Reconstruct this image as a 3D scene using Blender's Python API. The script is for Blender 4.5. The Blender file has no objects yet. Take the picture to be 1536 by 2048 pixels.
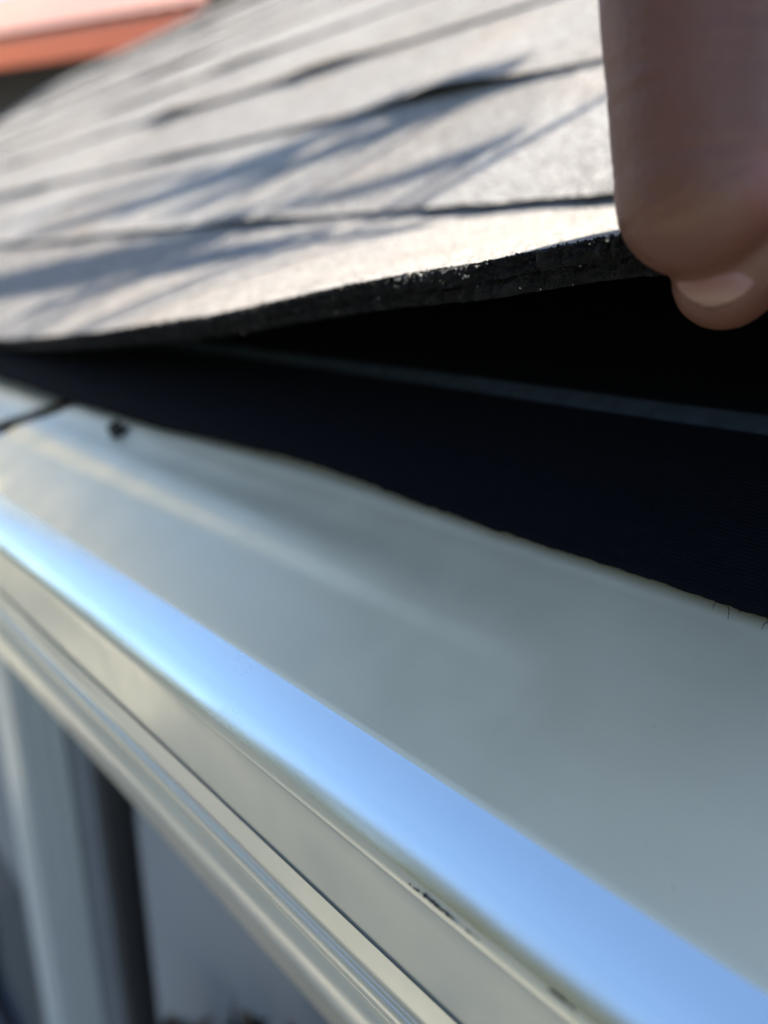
import bpy, bmesh, math, random
import numpy as np
from mathutils import Vector, Matrix, noise as mnoise

S = bpy.context.scene
COL = S.collection
RND = random.Random(7)

# ------------------------------------------------------------------ camera
# World: the eave runs along +Y (away), the roof rises towards +X, Z is up.
# The phone is held at the origin, beside the gutter, about 2.5 m above the ground.
F_PX = 1539.0
PITCH = math.atan(479 / F_PX)
YAW = math.atan2(1448, 1539 * math.cos(PITCH) + 479 * math.sin(PITCH))
FW = Vector((math.sin(YAW) * math.cos(PITCH), math.cos(YAW) * math.cos(PITCH), -math.sin(PITCH)))
RT = Vector((math.cos(YAW), -math.sin(YAW), 0))
UP = RT.cross(FW)

cam_d = bpy.data.cameras.new('camera')
cam = bpy.data.objects.new('camera', cam_d)
COL.objects.link(cam)
cam.matrix_world = Matrix((RT, UP, -FW)).transposed().to_4x4()
cam_d.sensor_fit = 'VERTICAL'
cam_d.sensor_height = 36.0
cam_d.lens = F_PX / 2048 * 36.0
cam_d.clip_start = 0.005
cam_d.clip_end = 2000
cam_d.dof.use_dof = True
cam_d.dof.focus_distance = 0.170
cam_d.dof.aperture_fstop = 6.0
S.camera = cam

# ------------------------------------------------------------------ light
PHI = math.radians(34.0)                       # roof pitch
GRAZE = math.radians(16.0)
pl = Vector((math.cos(PHI), -0.15, math.sin(PHI))).normalized()
SUN = (pl * math.cos(GRAZE) + Vector((-math.sin(PHI), 0, math.cos(PHI))) * math.sin(GRAZE)).normalized()
SUN_EL = math.asin(SUN.z)
SUN_AZ = math.atan2(SUN.x, SUN.y)

W = bpy.data.worlds.new('World')
S.world = W
W.use_nodes = True
wn = W.node_tree.nodes
sky = wn.new('ShaderNodeTexSky')
sky.sky_type = 'NISHITA'
sky.sun_disc = False
sky.sun_elevation = SUN_EL
sky.sun_rotation = SUN_AZ
sky.air_density = 1.0
sky.dust_density = 0.35
sky.ozone_density = 1.6
W.node_tree.links.new(sky.outputs[0], wn['Background'].inputs[0])
wn['Background'].inputs[1].default_value = 0.10

sd = bpy.data.lights.new('sun', 'SUN')
sd.energy = 5.0
sd.angle = math.radians(0.5)
sd.color = (1.0, 0.93, 0.83)
so = bpy.data.objects.new('sun', sd)
COL.objects.link(so)
so.rotation_euler = SUN.to_track_quat('Z', 'Y').to_euler()

S.view_settings.view_transform = 'Standard'
S.view_settings.look = 'None'
S.view_settings.exposure = 1.97
S.view_settings.gamma = 1.0
S.cycles.use_denoising = True
S.cycles.max_bounces = 8
S.cycles.sample_clamp_indirect = 6.0


# ------------------------------------------------------------------ helpers
def ray(u, v):
    return FW + RT * ((u - 768) / F_PX) - UP * ((v - 1024) / F_PX)


def at(u, v, depth):
    return ray(u, v) * depth


def tag(o, label=None, cat=None, group=None, kind=None):
    if label: o['label'] = label
    if cat: o['category'] = cat
    if group: o['group'] = group
    if kind: o['kind'] = kind
    return o


def empty(name, loc=(0, 0, 0)):
    o = bpy.data.objects.new(name, None)
    COL.objects.link(o)
    o.location = loc
    o.empty_display_size = 0.05
    return o


def put(name, verts, faces, mats, parent=None, midx=None, smooth=False, attrs=None):
    me = bpy.data.meshes.new(name)
    me.from_pydata([tuple(v) for v in verts], [], [tuple(f) for f in faces])
    if not isinstance(mats, (list, tuple)): mats = [mats]
    for m in mats: me.materials.append(m)
    if midx is not None: me.polygons.foreach_set('material_index', list(midx))
    if smooth: me.polygons.foreach_set('use_smooth', [True] * len(me.polygons))
    for k, vals in (attrs or {}).items():
        a = me.attributes.new(k, 'FLOAT', 'POINT')
        a.data.foreach_set('value', list(vals))
    me.update()
    o = bpy.data.objects.new(name, me)
    COL.objects.link(o)
    if parent is not None:
        o.parent = parent
        o.matrix_parent_inverse = Matrix.Translation(parent.location).inverted()
    return o


class MB:
    """collects pieces of ONE part into one mesh"""
    def __init__(self):
        self.v, self.f, self.m = [], [], []

    def add(self, v, f, m=0):
        n = len(self.v)
        self.v += [tuple(p) for p in v]
        self.f += [tuple(i + n for i in q) for q in f]
        self.m += [m] * len(f)

    def box(self, lo, hi, m=0):
        x0, y0, z0 = lo; x1, y1, z1 = hi
        self.add([(x0, y0, z0), (x1, y0, z0), (x1, y1, z0), (x0, y1, z0), (x0, y0, z1), (x1, y0, z1), (x1, y1, z1), (x0, y1, z1)],
                 [(0, 3, 2, 1), (4, 5, 6, 7), (0, 1, 5, 4), (1, 2, 6, 5), (2, 3, 7, 6), (3, 0, 4, 7)], m)

    def obox(self, c, ax, ay, az, m=0):
        c, ax, ay, az = Vector(c), Vector(ax), Vector(ay), Vector(az)
        v = [c + ax * i + ay * j + az * k for k in (-1, 1) for (i, j) in ((-1, -1), (1, -1), (1, 1), (-1, 1))]
        self.add(v, [(0, 3, 2, 1), (4, 5, 6, 7), (0, 1, 5, 4), (1, 2, 6, 5), (2, 3, 7, 6), (3, 0, 4, 7)], m)

    def tube(self, pts, rad, n=8, m=0):
        pts = [Vector(p) for p in pts]
        ring = []
        for i, p in enumerate(pts):
            d = (pts[min(i + 1, len(pts) - 1)] - pts[max(i - 1, 0)]).normalized()
            a = d.orthogonal().normalized() if i == 0 else (ring_a - d * ring_a.dot(d)).normalized()
            ring_a = a
            b = d.cross(a)
            r = rad[i] if isinstance(rad, (list, tuple)) else rad
            ring.append([p + (a * math.cos(2 * math.pi * k / n) + b * math.sin(2 * math.pi * k / n)) * r for k in range(n)])
        v = [q for r_ in ring for q in r_]
        f = [(i * n + k, i * n + (k + 1) % n, (i + 1) * n + (k + 1) % n, (i + 1) * n + k) for i in range(len(pts) - 1) for k in range(n)]
        f += [tuple(range(n - 1, -1, -1)), tuple((len(pts) - 1) * n + k for k in range(n))]
        self.add(v, f, m)

    def extrude(self, prof, y0, y1, m=0, closed=True):
        """closed (x,z) outline swept along Y"""
        n = len(prof)
        v = [(x, y0, z) for x, z in prof] + [(x, y1, z) for x, z in prof]
        f = [(k, (k + 1) % n, n + (k + 1) % n, n + k) for k in range(n if closed else n - 1)]
        if closed: f += [tuple(range(n - 1, -1, -1)), tuple(range(n, 2 * n))]
        self.add(v, f, m)

    def build(self, name, mats, parent=None, smooth=False):
        return put(name, self.v, self.f, mats, parent, self.m, smooth)


def fbm(x, y, z=0.0, o=3):
    return mnoise.fractal(Vector((x, y, z)), 1.0, 2.0, o)


def sstep(a, b, x):
    t = min(1.0, max(0.0, (x - a) / (b - a)))
    return t * t * (3 - 2 * t)


# ------------------------------------------------------------------ materials
class NT:
    def __init__(self, name):
        self.m = bpy.data.materials.new(name)
        self.m.use_nodes = True
        self.t = self.m.node_tree
        self.b = self.t.nodes['Principled BSDF']
        self.co = self.t.nodes.new('ShaderNodeTexCoord').outputs['Object']

    def n(self, typ, **kw):
        nd = self.t.nodes.new('ShaderNode' + typ)
        for k, v in kw.items():
            if k in nd.inputs: nd.inputs[k].default_value = v
            else: setattr(nd, k, v)
        return nd

    def l(self, a, b): self.t.links.new(a, b)

    def noise(self, scale, detail=3, rough=0.55, vec=None):
        nd = self.n('TexNoise', Scale=scale, Detail=detail, Roughness=rough)
        self.l(vec or self.co, nd.inputs['Vector'])
        return nd.outputs['Fac']

    def ramp(self, fac, stops, interp='LINEAR'):
        nd = self.n('ValToRGB')
        cr = nd.color_ramp
        cr.interpolation = interp
        while len(cr.elements) < len(stops): cr.elements.new(0.5)
        for e, (p, c) in zip(cr.elements, stops):
            e.position = p
            e.color = (*c, 1) if len(c) == 3 else c
        self.l(fac, nd.inputs[0])
        return nd.outputs[0]

    def mix(self, fac, a, b, blend='MIX'):
        nd = self.n('Mix', data_type='RGBA', blend_type=blend)
        for s, i in ((fac, 0), (a, 6), (b, 7)):
            if hasattr(s, 'links'): self.l(s, nd.inputs[i])
            elif i == 0: nd.inputs[i].default_value = s
            else: nd.inputs[i].default_value = (*s, 1)
        return nd.outputs[2]

    def math(self, op, a, b=None):
        nd = self.n('Math', operation=op)
        for s, i in ((a, 0), (b, 1)):
            if s is None: continue
            if hasattr(s, 'links'): self.l(s, nd.inputs[i])
            else: nd.inputs[i].default_value = s
        return nd.outputs[0]

    def bump(self, h, strength, dist, normal=None):
        nd = self.n('Bump', Strength=strength, Distance=dist)
        self.l(h, nd.inputs['Height'])
        if normal: self.l(normal, nd.inputs['Normal'])
        return nd.outputs[0]

    def scaled(self, sx, sy, sz):
        nd = self.n('Mapping')
        nd.inputs['Scale'].default_value = (sx, sy, sz)
        self.l(self.co, nd.inputs['Vector'])
        return nd.outputs[0]

    def set(self, **kw):
        names = dict(col='Base Color', rough='Roughness', metal='Metallic', spec='Specular IOR Level', nrm='Normal',
                     sss='Subsurface Weight', coat='Coat Weight', coatr='Coat Roughness')
        for k, v in kw.items():
            i = self.b.inputs[names[k]]
            if hasattr(v, 'links'): self.l(v, i)
            elif k == 'col': i.default_value = (*v, 1)
            else: i.default_value = v
        return self.m


def m_plain(name, col, rough=0.6, metal=0.0, var=0.15, scale=12):
    t = NT(name)
    c = t.mix(t.noise(scale, 4), tuple(x * (1 - var) for x in col), tuple(min(1, x * (1 + var)) for x in col))
    return t.set(col=c, rough=rough, metal=metal, nrm=t.bump(t.noise(scale * 6, 3), 0.15, 0.002))


def m_granules():
    t = NT('asphalt_granules')
    vor = t.n('TexVoronoi', Scale=900.0)
    t.l(t.co, vor.inputs['Vector'])
    cell = t.n('SeparateColor'); t.l(vor.outputs['Color'], cell.inputs[0])
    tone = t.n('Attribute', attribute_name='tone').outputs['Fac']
    g = t.ramp(cell.outputs[0], [(0.0, (0.10, 0.095, 0.09)), (0.18, (0.26, 0.25, 0.24)), (0.5, (0.45, 0.435, 0.405)), (0.8, (0.57, 0.55, 0.51)), (1.0, (0.70, 0.64, 0.57))])
    warm = t.mix(t.ramp(t.noise(9, 3), [(0.45, (0, 0, 0)), (0.75, (1, 1, 1))]), g, (1.0, 0.93, 0.86), 'MULTIPLY')
    spot = t.ramp(t.noise(26, 2), [(0.70, (0, 0, 0)), (0.76, (1, 1, 1))])
    c = t.mix(spot, warm, (1.0, 0.80, 0.66), 'MULTIPLY')
    c = t.mix(1.0, c, t.ramp(t.noise(60, 4, 0.65), [(0.3, (0.72, 0.71, 0.70)), (0.7, (1, 1, 1))]), 'MULTIPLY')
    c = t.mix(0.8, c, t.ramp(t.noise(420, 2, 0.6), [(0.35, (0.70, 0.68, 0.66)), (0.65, (1.12, 1.1, 1.07))]), 'MULTIPLY')
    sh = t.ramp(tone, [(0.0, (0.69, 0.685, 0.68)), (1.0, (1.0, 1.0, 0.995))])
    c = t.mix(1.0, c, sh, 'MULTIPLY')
    h = t.math('ADD', vor.outputs['Distance'], t.math('MULTIPLY', t.noise(260, 3), 0.7))
    return t.set(col=c, rough=0.85, spec=0.35, nrm=t.bump(h, 0.55, 0.0009))


def m_asphalt_edge():
    t = NT('asphalt_cut_edge')
    n1 = t.noise(700, 4, 0.7)
    fl = t.ramp(t.noise(420, 3, 0.7), [(0.66, (0, 0, 0)), (0.78, (1, 1, 1))])
    c = t.mix(n1, (0.003, 0.003, 0.0035), (0.012, 0.0115, 0.012))
    c = t.mix(fl, c, (0.05, 0.048, 0.046))
    return t.set(col=c, rough=t.ramp(n1, [(0.3, (0.5,) * 3), (0.7, (0.9,) * 3)]), spec=0.22, nrm=t.bump(t.noise(900, 4, 0.7), 1.0, 0.0016))


def m_felt():
    t = NT('black_felt')
    wv = t.n('TexWave', Scale=330.0, Distortion=1.5, Detail=2.0); wv.bands_direction = 'Y'; t.l(t.co, wv.inputs['Vector'])
    wx = t.n('TexWave', Scale=330.0, Distortion=1.5, Detail=2.0); wx.bands_direction = 'X'; t.l(t.co, wx.inputs['Vector'])
    h = t.math('ADD', wv.outputs['Fac'], wx.outputs['Fac'])
    stripe = t.n('Attribute', attribute_name='stripe').outputs['Fac']
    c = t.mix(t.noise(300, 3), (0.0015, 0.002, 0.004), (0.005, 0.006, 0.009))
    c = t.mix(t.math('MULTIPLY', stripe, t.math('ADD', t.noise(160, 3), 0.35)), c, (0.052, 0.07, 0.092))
    return t.set(col=c, rough=0.85, spec=0.08, nrm=t.bump(h, 0.4, 0.0004))


def m_metal(name, col, rough, metal, wav=0.25):
    t = NT(name)
    st = t.noise(6, 4, 0.6, t.scaled(6, 1, 6))
    c = t.mix(st, tuple(x * 0.90 for x in col), tuple(min(1, x * 1.06) for x in col))
    sp = t.ramp(t.noise(520, 2), [(0.78, (1, 1, 1)), (0.80, (0.45, 0.42, 0.40))])
    c = t.mix(0.6, c, sp, 'MULTIPLY')
    r = t.ramp(t.noise(40, 4, 0.6), [(0.3, (rough * 0.85,) * 3), (0.7, (min(1, rough * 1.2),) * 3)])
    n1 = t.bump(t.noise(14, 2, 0.5, t.scaled(1, 0.5, 1)), wav, 0.004)
    n2 = t.bump(t.noise(900, 2), 0.06, 0.0002, n1)
    return t.set(col=c, rough=r, metal=metal, nrm=n2)


def m_skin():
    t = NT('skin')
    c = t.mix(t.noise(70, 4, 0.6), (0.082, 0.032, 0.020), (0.120, 0.050, 0.032))
    red = t.n('Attribute', attribute_name='flush').outputs['Fac']
    c = t.mix(red, c, (0.20, 0.065, 0.06))
    vor = t.n('TexVoronoi', Scale=900.0); t.l(t.scaled(1, 1, 0.5), vor.inputs['Vector'])
    n1 = t.bump(vor.outputs['Distance'], 0.25, 0.0003)
    n2 = t.bump(t.noise(130, 4, 0.6, t.scaled(1, 1, 1.6)), 0.22, 0.0010, n1)
    m = t.set(col=c, rough=0.48, spec=0.4, sss=0.12, nrm=n2)
    t.b.inputs['Subsurface Radius'].default_value = (1.0, 0.35, 0.2)
    t.b.inputs['Subsurface Scale'].default_value = 0.003
    return m


def m_leaf(name, a, b, through=0.0):
    t = NT(name)
    c = t.mix(t.noise(2.5, 3), a, b)
    m = t.set(col=c, rough=0.5, spec=0.35)
    if through:                                  # light coming through the blade
        tr = t.n('BsdfTranslucent'); t.l(c, tr.inputs['Color'])
        mx = t.n('MixShader'); mx.inputs[0].default_value = through
        t.l(t.b.outputs[0], mx.inputs[1]); t.l(tr.outputs[0], mx.inputs[2])
        t.l(mx.outputs[0], t.t.nodes['Material Output'].inputs['Surface'])
    return m


GRAN = m_granules()
EDGE = m_asphalt_edge()
FELT = m_felt()
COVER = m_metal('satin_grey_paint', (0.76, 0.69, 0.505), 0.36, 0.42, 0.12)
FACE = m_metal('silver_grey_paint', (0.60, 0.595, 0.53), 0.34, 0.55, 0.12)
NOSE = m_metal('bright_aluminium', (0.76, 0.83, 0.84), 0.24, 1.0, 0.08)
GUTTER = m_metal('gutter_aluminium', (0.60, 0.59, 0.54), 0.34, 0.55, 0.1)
DARKMETAL = m_plain('black_screw', (0.012, 0.012, 0.013), 0.4, 0.6)
SKIN = m_skin()
BARK = m_plain('bark', (0.10, 0.075, 0.055), 0.9, 0, 0.4, 20)
LEAF = m_leaf('leaf_green', (0.14, 0.15, 0.095), (0.26, 0.25, 0.18), 0.45)
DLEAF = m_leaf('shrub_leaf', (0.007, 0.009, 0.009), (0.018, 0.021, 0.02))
WALLM = m_plain('grey_render', (0.19, 0.215, 0.255), 0.9, 0, 0.12, 8)
WOOD = m_plain('bare_board', (0.42, 0.36, 0.30), 0.8, 0, 0.2, 30)
SPOUT = m_plain('painted_downspout', (0.36, 0.41, 0.44), 0.35, 0, 0.06, 6)
FRAMEM = m_plain('dark_frame', (0.035, 0.036, 0.04), 0.4, 0, 0.1, 10)
GLASS = m_plain('dark_window_glass', (0.006, 0.007, 0.010), 0.06, 0, 0.1, 4)
GRASS = m_plain('lawn', (0.13, 0.14, 0.09), 0.95, 0, 0.45, 4)
CONC = m_plain('concrete', (0.34, 0.325, 0.27), 0.9, 0, 0.15, 6)
REDF = m_plain('red_painted_fascia', (0.95, 0.22, 0.10), 0.45, 0, 0.08, 5)
PALEW = m_plain('cream_wall', (0.52, 0.47, 0.37), 0.9, 0, 0.08, 5)
DARKTONE = m_plain('eave_shade_and_roof', (0.06, 0.062, 0.075), 0.9, 0, 0.1, 5)  # eave shade as colour on the neighbour's wall; also the tall house roof
SLEEVE = m_plain('grey_cotton', (0.10, 0.11, 0.13), 0.95, 0, 0.2, 60)


def m_redroof():
    t = NT('faded_red_tiles')
    c = t.mix(t.noise(3, 4), (0.40, 0.19, 0.14), (0.50, 0.26, 0.19))
    return t.set(col=c, rough=0.6)


REDROOF = m_redroof()

# ------------------------------------------------------------------ roof frame of reference
H = 0.136                                   # camera to shingle plane
UX, UZ = math.cos(PHI), math.sin(PHI)       # up the slope
NX, NZ = -math.sin(PHI), math.cos(PHI)      # out of the roof
OX, OZ = -H * NX, -H * NZ
T_E, T_A, EXPO = 0.110, 0.2494, 0.1435
T_R = 1.32                                  # ridge
Y0, Y1 = -3.0, 3.15                         # gable ends


def RP(t, k):
    return OX + t * UX + k * NX, OZ + t * UZ + k * NZ


def R3(t, y, k=0.0):
    x, z = RP(t, k)
    return Vector((x, y, z))


def on_roof(u, v, k=0.0):
    """where a sight line meets the shingle plane: (t, y)"""
    d = ray(u, v)
    hh = H - k
    s = -hh / (d.x * NX + d.z * NZ)
    p = d * s
    return (p.x - OX) * UX + (p.z - OZ) * UZ, p.y


# ------------------------------------------------------------------ ground
g = put('ground', [(-400, -400, -2.5), (400, -400, -2.5), (400, 400, -2.5), (-400, 400, -2.5)], [(0, 1, 2, 3)], GRASS)
tag(g, 'dry lawn around the houses', 'ground', kind='structure')
g = put('path', [(-4.2, -8, -2.496), (0.25, -8, -2.496), (0.25, 8, -2.496), (-4.2, 8, -2.496)], [(0, 1, 2, 3)], CONC)  # unseen; widened and made pale so the gutter face mirrors lighter ground
tag(g, 'unseen pale concrete path along the foot of the wall, widened to lighten the gutter face', 'path', kind='structure')

# ------------------------------------------------------------------ house
house = empty('house', (1.15, 0.1, -2.5))
tag(house, 'low house with pale grey asphalt shingle roof and shaded grey wall below its gutter', 'house')
RX, RZ = RP(T_R, 0.0)
WX = 0.25                                    # wall face under the eave

mb = MB()
wins = [(0.655, 0.835, -1.75, -0.30), (1.20, 1.95, -1.9, -1.0)]      # openings y0,y1,z0,z1
ys = [Y0 + 0.1, 0.655, 0.835, 1.20, 1.95, Y1 - 0.1]
for i in range(5):
    a, b = ys[i], ys[i + 1]
    w = [q for q in wins if abs(q[0] - a) < 1e-6]
    if w:
        mb.box((WX, a, -2.5), (WX + 0.12, b, w[0][2])); mb.box((WX, a, w[0][3]), (WX + 0.12, b, -0.08))
    else:
        mb.box((WX, a, -2.5), (WX + 0.12, b, -0.08))
XB = 2 * RX - WX
mb.box((XB - 0.12, Y0 + 0.1, -2.5), (XB, Y1 - 0.1, -0.08))
for ya in (Y0 + 0.1, Y1 - 0.22):             # gable ends, butted between the long walls
    pz = RZ - 0.09
    out = [(WX + 0.122, -2.5), (XB - 0.122, -2.5), (XB - 0.122, -0.06), (RX, pz - 0.08), (WX + 0.122, -0.06)]
    mb.extrude(out, ya, ya + 0.12)
mb.build('wall', WALLM, house)

for (a, b, z0, z1) in wins:
    fr = MB()
    x0, x1, w = WX + 0.02, WX + 0.07, 0.035
    fr.box((x0, a + .001, z0 + .001), (x1, a + w, z1 - .001)); fr.box((x0, b - w, z0 + .001), (x1, b - .001, z1 - .001))
    fr.box((x0 + .002, a + w, z0 + .001), (x1 - .002, b - w, z0 + w)); fr.box((x0 + .002, a + w, z1 - w), (x1 - .002, b - w, z1 - .001))
    wf = fr.build('window', FRAMEM, house)
    p = MB(); p.box((x0 + 0.02, a + w, z0 + w), (x0 + 0.026, b - w, z1 - w))
    p.build('pane', GLASS, wf)

# board deck, fascia
mb = MB()
prof = [RP(0.112, -0.012), RP(T_R - 0.01, -0.012), RP(T_R - 0.02, -0.030), RP(0.112, -0.030)]
mb.extrude(prof, Y0 + 0.02, Y1 - 0.02)
mb.build('roof_deck', WOOD, house)
mb = MB()
fx = 0.205
mb.box((fx, Y0 + 0.03, -0.235), (fx + 0.02, Y1 - 0.03, -0.094))
mb.box((fx + 0.0202, Y0 + 0.1, -0.235), (WX - 0.001, Y1 - 0.1, -0.222))
mb.build('fascia', WOOD, house)
mb = MB()
bx = lambda x: 2 * RX - x
pr = [(bx(x), z) for x, z in (RP(0.09, 0.0), RP(T_R - 0.004, 0.0), RP(T_R - 0.02, -0.030), RP(0.09, -0.030))]
mb.extrude(pr, Y0, Y1)
mb.build('rear_roof', GRAN, house)

# ---- shingle courses (laminated, ragged tabs)
def course(k, t_lo, bumps=(), seed=0, ya=Y0, yb=Y1):
    r = random.Random(100 + seed)
    cuts, y = [], ya
    while y < yb:
        w = r.uniform(0.09, 0.24)
        cuts.append((y, min(yb, y + w), r.random() < 0.5, r.uniform(0.25, 1.0)))
        y += w
    rows = [0.0, 0.004, 0.02, 0.05, 0.085, 0.12, EXPO + 0.02]
    verts, faces, mi, tone = [], [], [], []
    step = 0.012 if k < 5 else 0.03
    cols = []
    for (a, b, thick, tn) in cuts:
        n = max(2, int((b - a) / step))
        for j in range(n + 1):
            yy = a + (b - a) * j / n
            cols.append((min(max(yy, a + 0.0006), b - 0.0006), thick, tn))
    for (yy, thick, tn) in cols:
        lift = 0.0012 * fbm(yy * 5, k * 3.1, 0.3) + 0.0008
        for (yc, wd, amp) in bumps:
            lift += 0.75 * amp * math.exp(-((yy - yc) / wd) ** 2)
        jag = 0.0012 * fbm(yy * 60, k * 7.7, 1.1) + (0.0 if thick else 0.004)
        base = (0.0018 + (0.0020 if thick else 0.0)) * (0.45 if k == 1 else 1.0)
        for q, s in enumerate(rows):
            w = max(0.0, 1 - s / (EXPO + 0.02))
            kk = base * w ** 0.6 + lift * w ** 1.4 + 0.0004
            verts.append(R3(t_lo + s + (jag if q == 0 else jag * 0.5 if q == 1 else 0), yy, kk)); tone.append(tn)
        jg = jag
        for (dt, dk) in ((0.0005, None), (0.03, None)):                    # the butt and the underside
            kk = (max(-0.0005, lift * 0.97 - 0.0004) if dt < 0.01 else max(-0.0008, lift * 0.7 - 0.001))
            verts.append(R3(t_lo + dt + (jg if dt < 0.01 else 0), yy, kk)); tone.append(tn)
    m = len(rows) + 2
    for c in range(len(cols) - 1):
        for q in range(len(rows) - 1):
            faces.append((c * m + q, c * m + q + 1, (c + 1) * m + q + 1, (c + 1) * m + q)); mi.append(0)
        a0, b0 = c * m, (c + 1) * m
        e = len(rows)
        faces.append((a0, b0, b0 + e, a0 + e)); mi.append(1)
        faces.append((a0 + e, b0 + e, b0 + e + 1, a0 + e + 1)); mi.append(1)
    return put('shingle_course', verts, faces, [GRAN, EDGE], roof, mi, False, {'tone': tone})


mb = MB()
mb.extrude([RP(T_A + 0.03, -0.0115), RP(T_R - 0.006, -0.0115), RP(T_R - 0.006, -0.0012), RP(T_A + 0.03, -0.0012)], Y0 + 0.01, Y1 - 0.01)
roof = mb.build('roof', EDGE, house)
BUMPS = {1: [(0.455, 0.05, 0.0035), (0.60, 0.05, 0.0015)], 2: [(0.39, 0.055, 0.0085), (0.75, 0.08, 0.003)],
         3: [(0.66, 0.06, 0.006), (0.98, 0.06, 0.006)], 4: [(1.0, 0.1, 0.005)], 5: [(1.4, 0.1, 0.005)]}
k = 1
t = T_A
while t < T_R - 0.05:
    course(k, t, BUMPS.get(k, ()), seed=k)
    t += EXPO; k += 1
mb = MB()
for j in range(int((Y1 - Y0) / 0.15)):
    yc = Y0 + 0.15 * j
    a = [RP(T_R - 0.11, 0.007), (RX, RZ + 0.012), (bx(RP(T_R - 0.11, 0.007)[0]), RP(T_R - 0.11, 0.007)[1])]
    lo = [(x, z - 0.004) for x, z in a][::-1]
    n0 = 0.004
    prof = a + lo
    v = [(x, yc, z + n0) for x, z in prof] + [(x, yc + 0.16, z) for x, z in prof]
    mb.add(v, [(i, (i + 1) % 6, 6 + (i + 1) % 6, 6 + i) for i in range(6)] + [(0, 5, 4, 1), (1, 4, 3, 2), (6, 7, 10, 11), (7, 8, 9, 10)])
mb.build('ridge_cap', GRAN, roof)

# ------------------------------------------------------------------ lifted eave shingle
AX, AZ = RP(T_A, 0.0)
LEV = T_A - T_E


def edge_xz(al):
    return AX - LEV * math.cos(PHI - al), AZ - LEV * math.sin(PHI - al)


def solve_edge(u, v):
    d = ray(u, v)
    th = d.z / d.x
    lo, hi = -0.1, 0.9
    for _ in range(50):
        mid = (lo + hi) / 2
        x, z = edge_xz(mid)
        if z / x < th: lo = mid
        else: hi = mid
    x, z = edge_xz(lo)
    return x * d.y / d.x, lo


ctrl = [solve_edge(*p) for p in ((0, 690), (180, 676), (400, 642), (560, 605), (700, 574), (800, 553), (900, 543), (1000, 526), (1130, 492), (1230, 470), (1330, 452))]
ctrl.sort()
CY = [c[0] for c in ctrl]; CA = [c[1] for c in ctrl]


def lift_angle(y):
    if y > CY[-1]:
        return CA[-1] * math.exp(-(y - CY[-1]) / 0.15)
    if y < CY[0]:
        return CA[0] * math.exp(-((CY[0] - y) / 0.22) ** 2) if y < CY[0] else CA[0]
    return float(np.interp(y, CY, CA))


_ys = np.linspace(-3.2, 3.2, 3201)
_la = np.array([lift_angle(y) for y in _ys])
_kn = np.exp(-0.5 * (np.arange(-30, 31) / 7.0) ** 2); _kn /= _kn.sum()
_la = np.convolve(np.pad(_la, 30, mode='edge'), _kn, mode='valid')
lift_s = lambda y: float(np.interp(y, _ys, _la))


def sheet_pt(y, s, off):
    """s=0 at the fold under the next course, s=1 at the free edge; off = offset out of the sheet"""
    al = lift_s(y)
    # a sheet that bends most near the fold
    n = 20
    x, z = AX, AZ
    ang = 0.0
    ds = LEV / n
    full = max(0.0, s) * n
    i = 0
    a_tot = al * 1.02
    while i < full:
        st = min(1.0, full - i)
        ang = PHI - a_tot * min(1.0, (i + 0.5) / n / 0.08)
        x -= ds * st * math.cos(ang); z -= ds * st * math.sin(ang)
        i += 1
    if s < 0:
        ang = PHI
        x += -s * LEV * UX; z += -s * LEV * UZ
    return Vector((x - math.sin(ang) * off, y, z + math.cos(ang) * off))


def ycols(y_near, y_far):
    ys_, y = [], Y0
    while y < Y1:
        ys_.append(y)
        y += 0.0011 if y_near < y < y_far else (0.004 if y < 1.0 and y > -0.2 else 0.05)
    ys_.append(Y1)
    return ys_


STEP_Y = solve_edge(392, 642)[0]


def strip(name, top, th, edge_off, mats, parent, seed, cols, jag, under_ext=0.0):
    rows = [-0.18, -0.05, 0.03, 0.10, 0.17, 0.25, 0.4, 0.55, 0.7, 0.85, 0.93, 0.975, 0.992]
    r = random.Random(seed)
    verts, faces, mi, tone = [], [], [], []
    ne = 5
    UND = [0.93, 0.8, 0.6, 0.4, 0.25, 0.15, 0.07, 0.0, -0.1]
    m = len(rows) + ne + len(UND)
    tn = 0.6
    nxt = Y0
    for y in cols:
        if y > nxt: tn = r.uniform(0.0, 0.15); nxt = y + r.uniform(0.12, 0.3)  # sheet coloured darker than the courses to offset its stronger sunlight
        e = edge_off(y)
        j = jag * (fbm(y * 90, seed, 0.2, 4) + 1.1 * fbm(y * 520, seed, 3.2, 2))
        tt = top(y)
        h = th(y)
        for s in rows:
            wob = 0.0005 * fbm(y * 25, s * 6, seed)
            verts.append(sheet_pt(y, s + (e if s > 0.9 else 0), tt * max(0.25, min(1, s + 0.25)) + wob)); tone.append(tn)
        for q in range(ne):
            fq = q / (ne - 1)
            jj = j + jag * 0.9 * fbm(y * 300, fq * 3 + seed, 5.5, 3)
            rr = -0.006 * (2 * fq - 1) ** 2
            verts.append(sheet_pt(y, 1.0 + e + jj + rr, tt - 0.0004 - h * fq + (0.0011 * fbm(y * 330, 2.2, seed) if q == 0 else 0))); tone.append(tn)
        for s in UND:
            f_ = max(0.25, min(1, s + 0.25))
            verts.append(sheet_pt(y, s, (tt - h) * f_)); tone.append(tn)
    for c in range(len(cols) - 1):
        for q in range(m - 1):
            faces.append((c * m + q, c * m + q + 1, (c + 1) * m + q + 1, (c + 1) * m + q))
            mi.append(0 if q < len(rows) - 1 else 1)
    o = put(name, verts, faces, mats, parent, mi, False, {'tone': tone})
    return o


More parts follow.
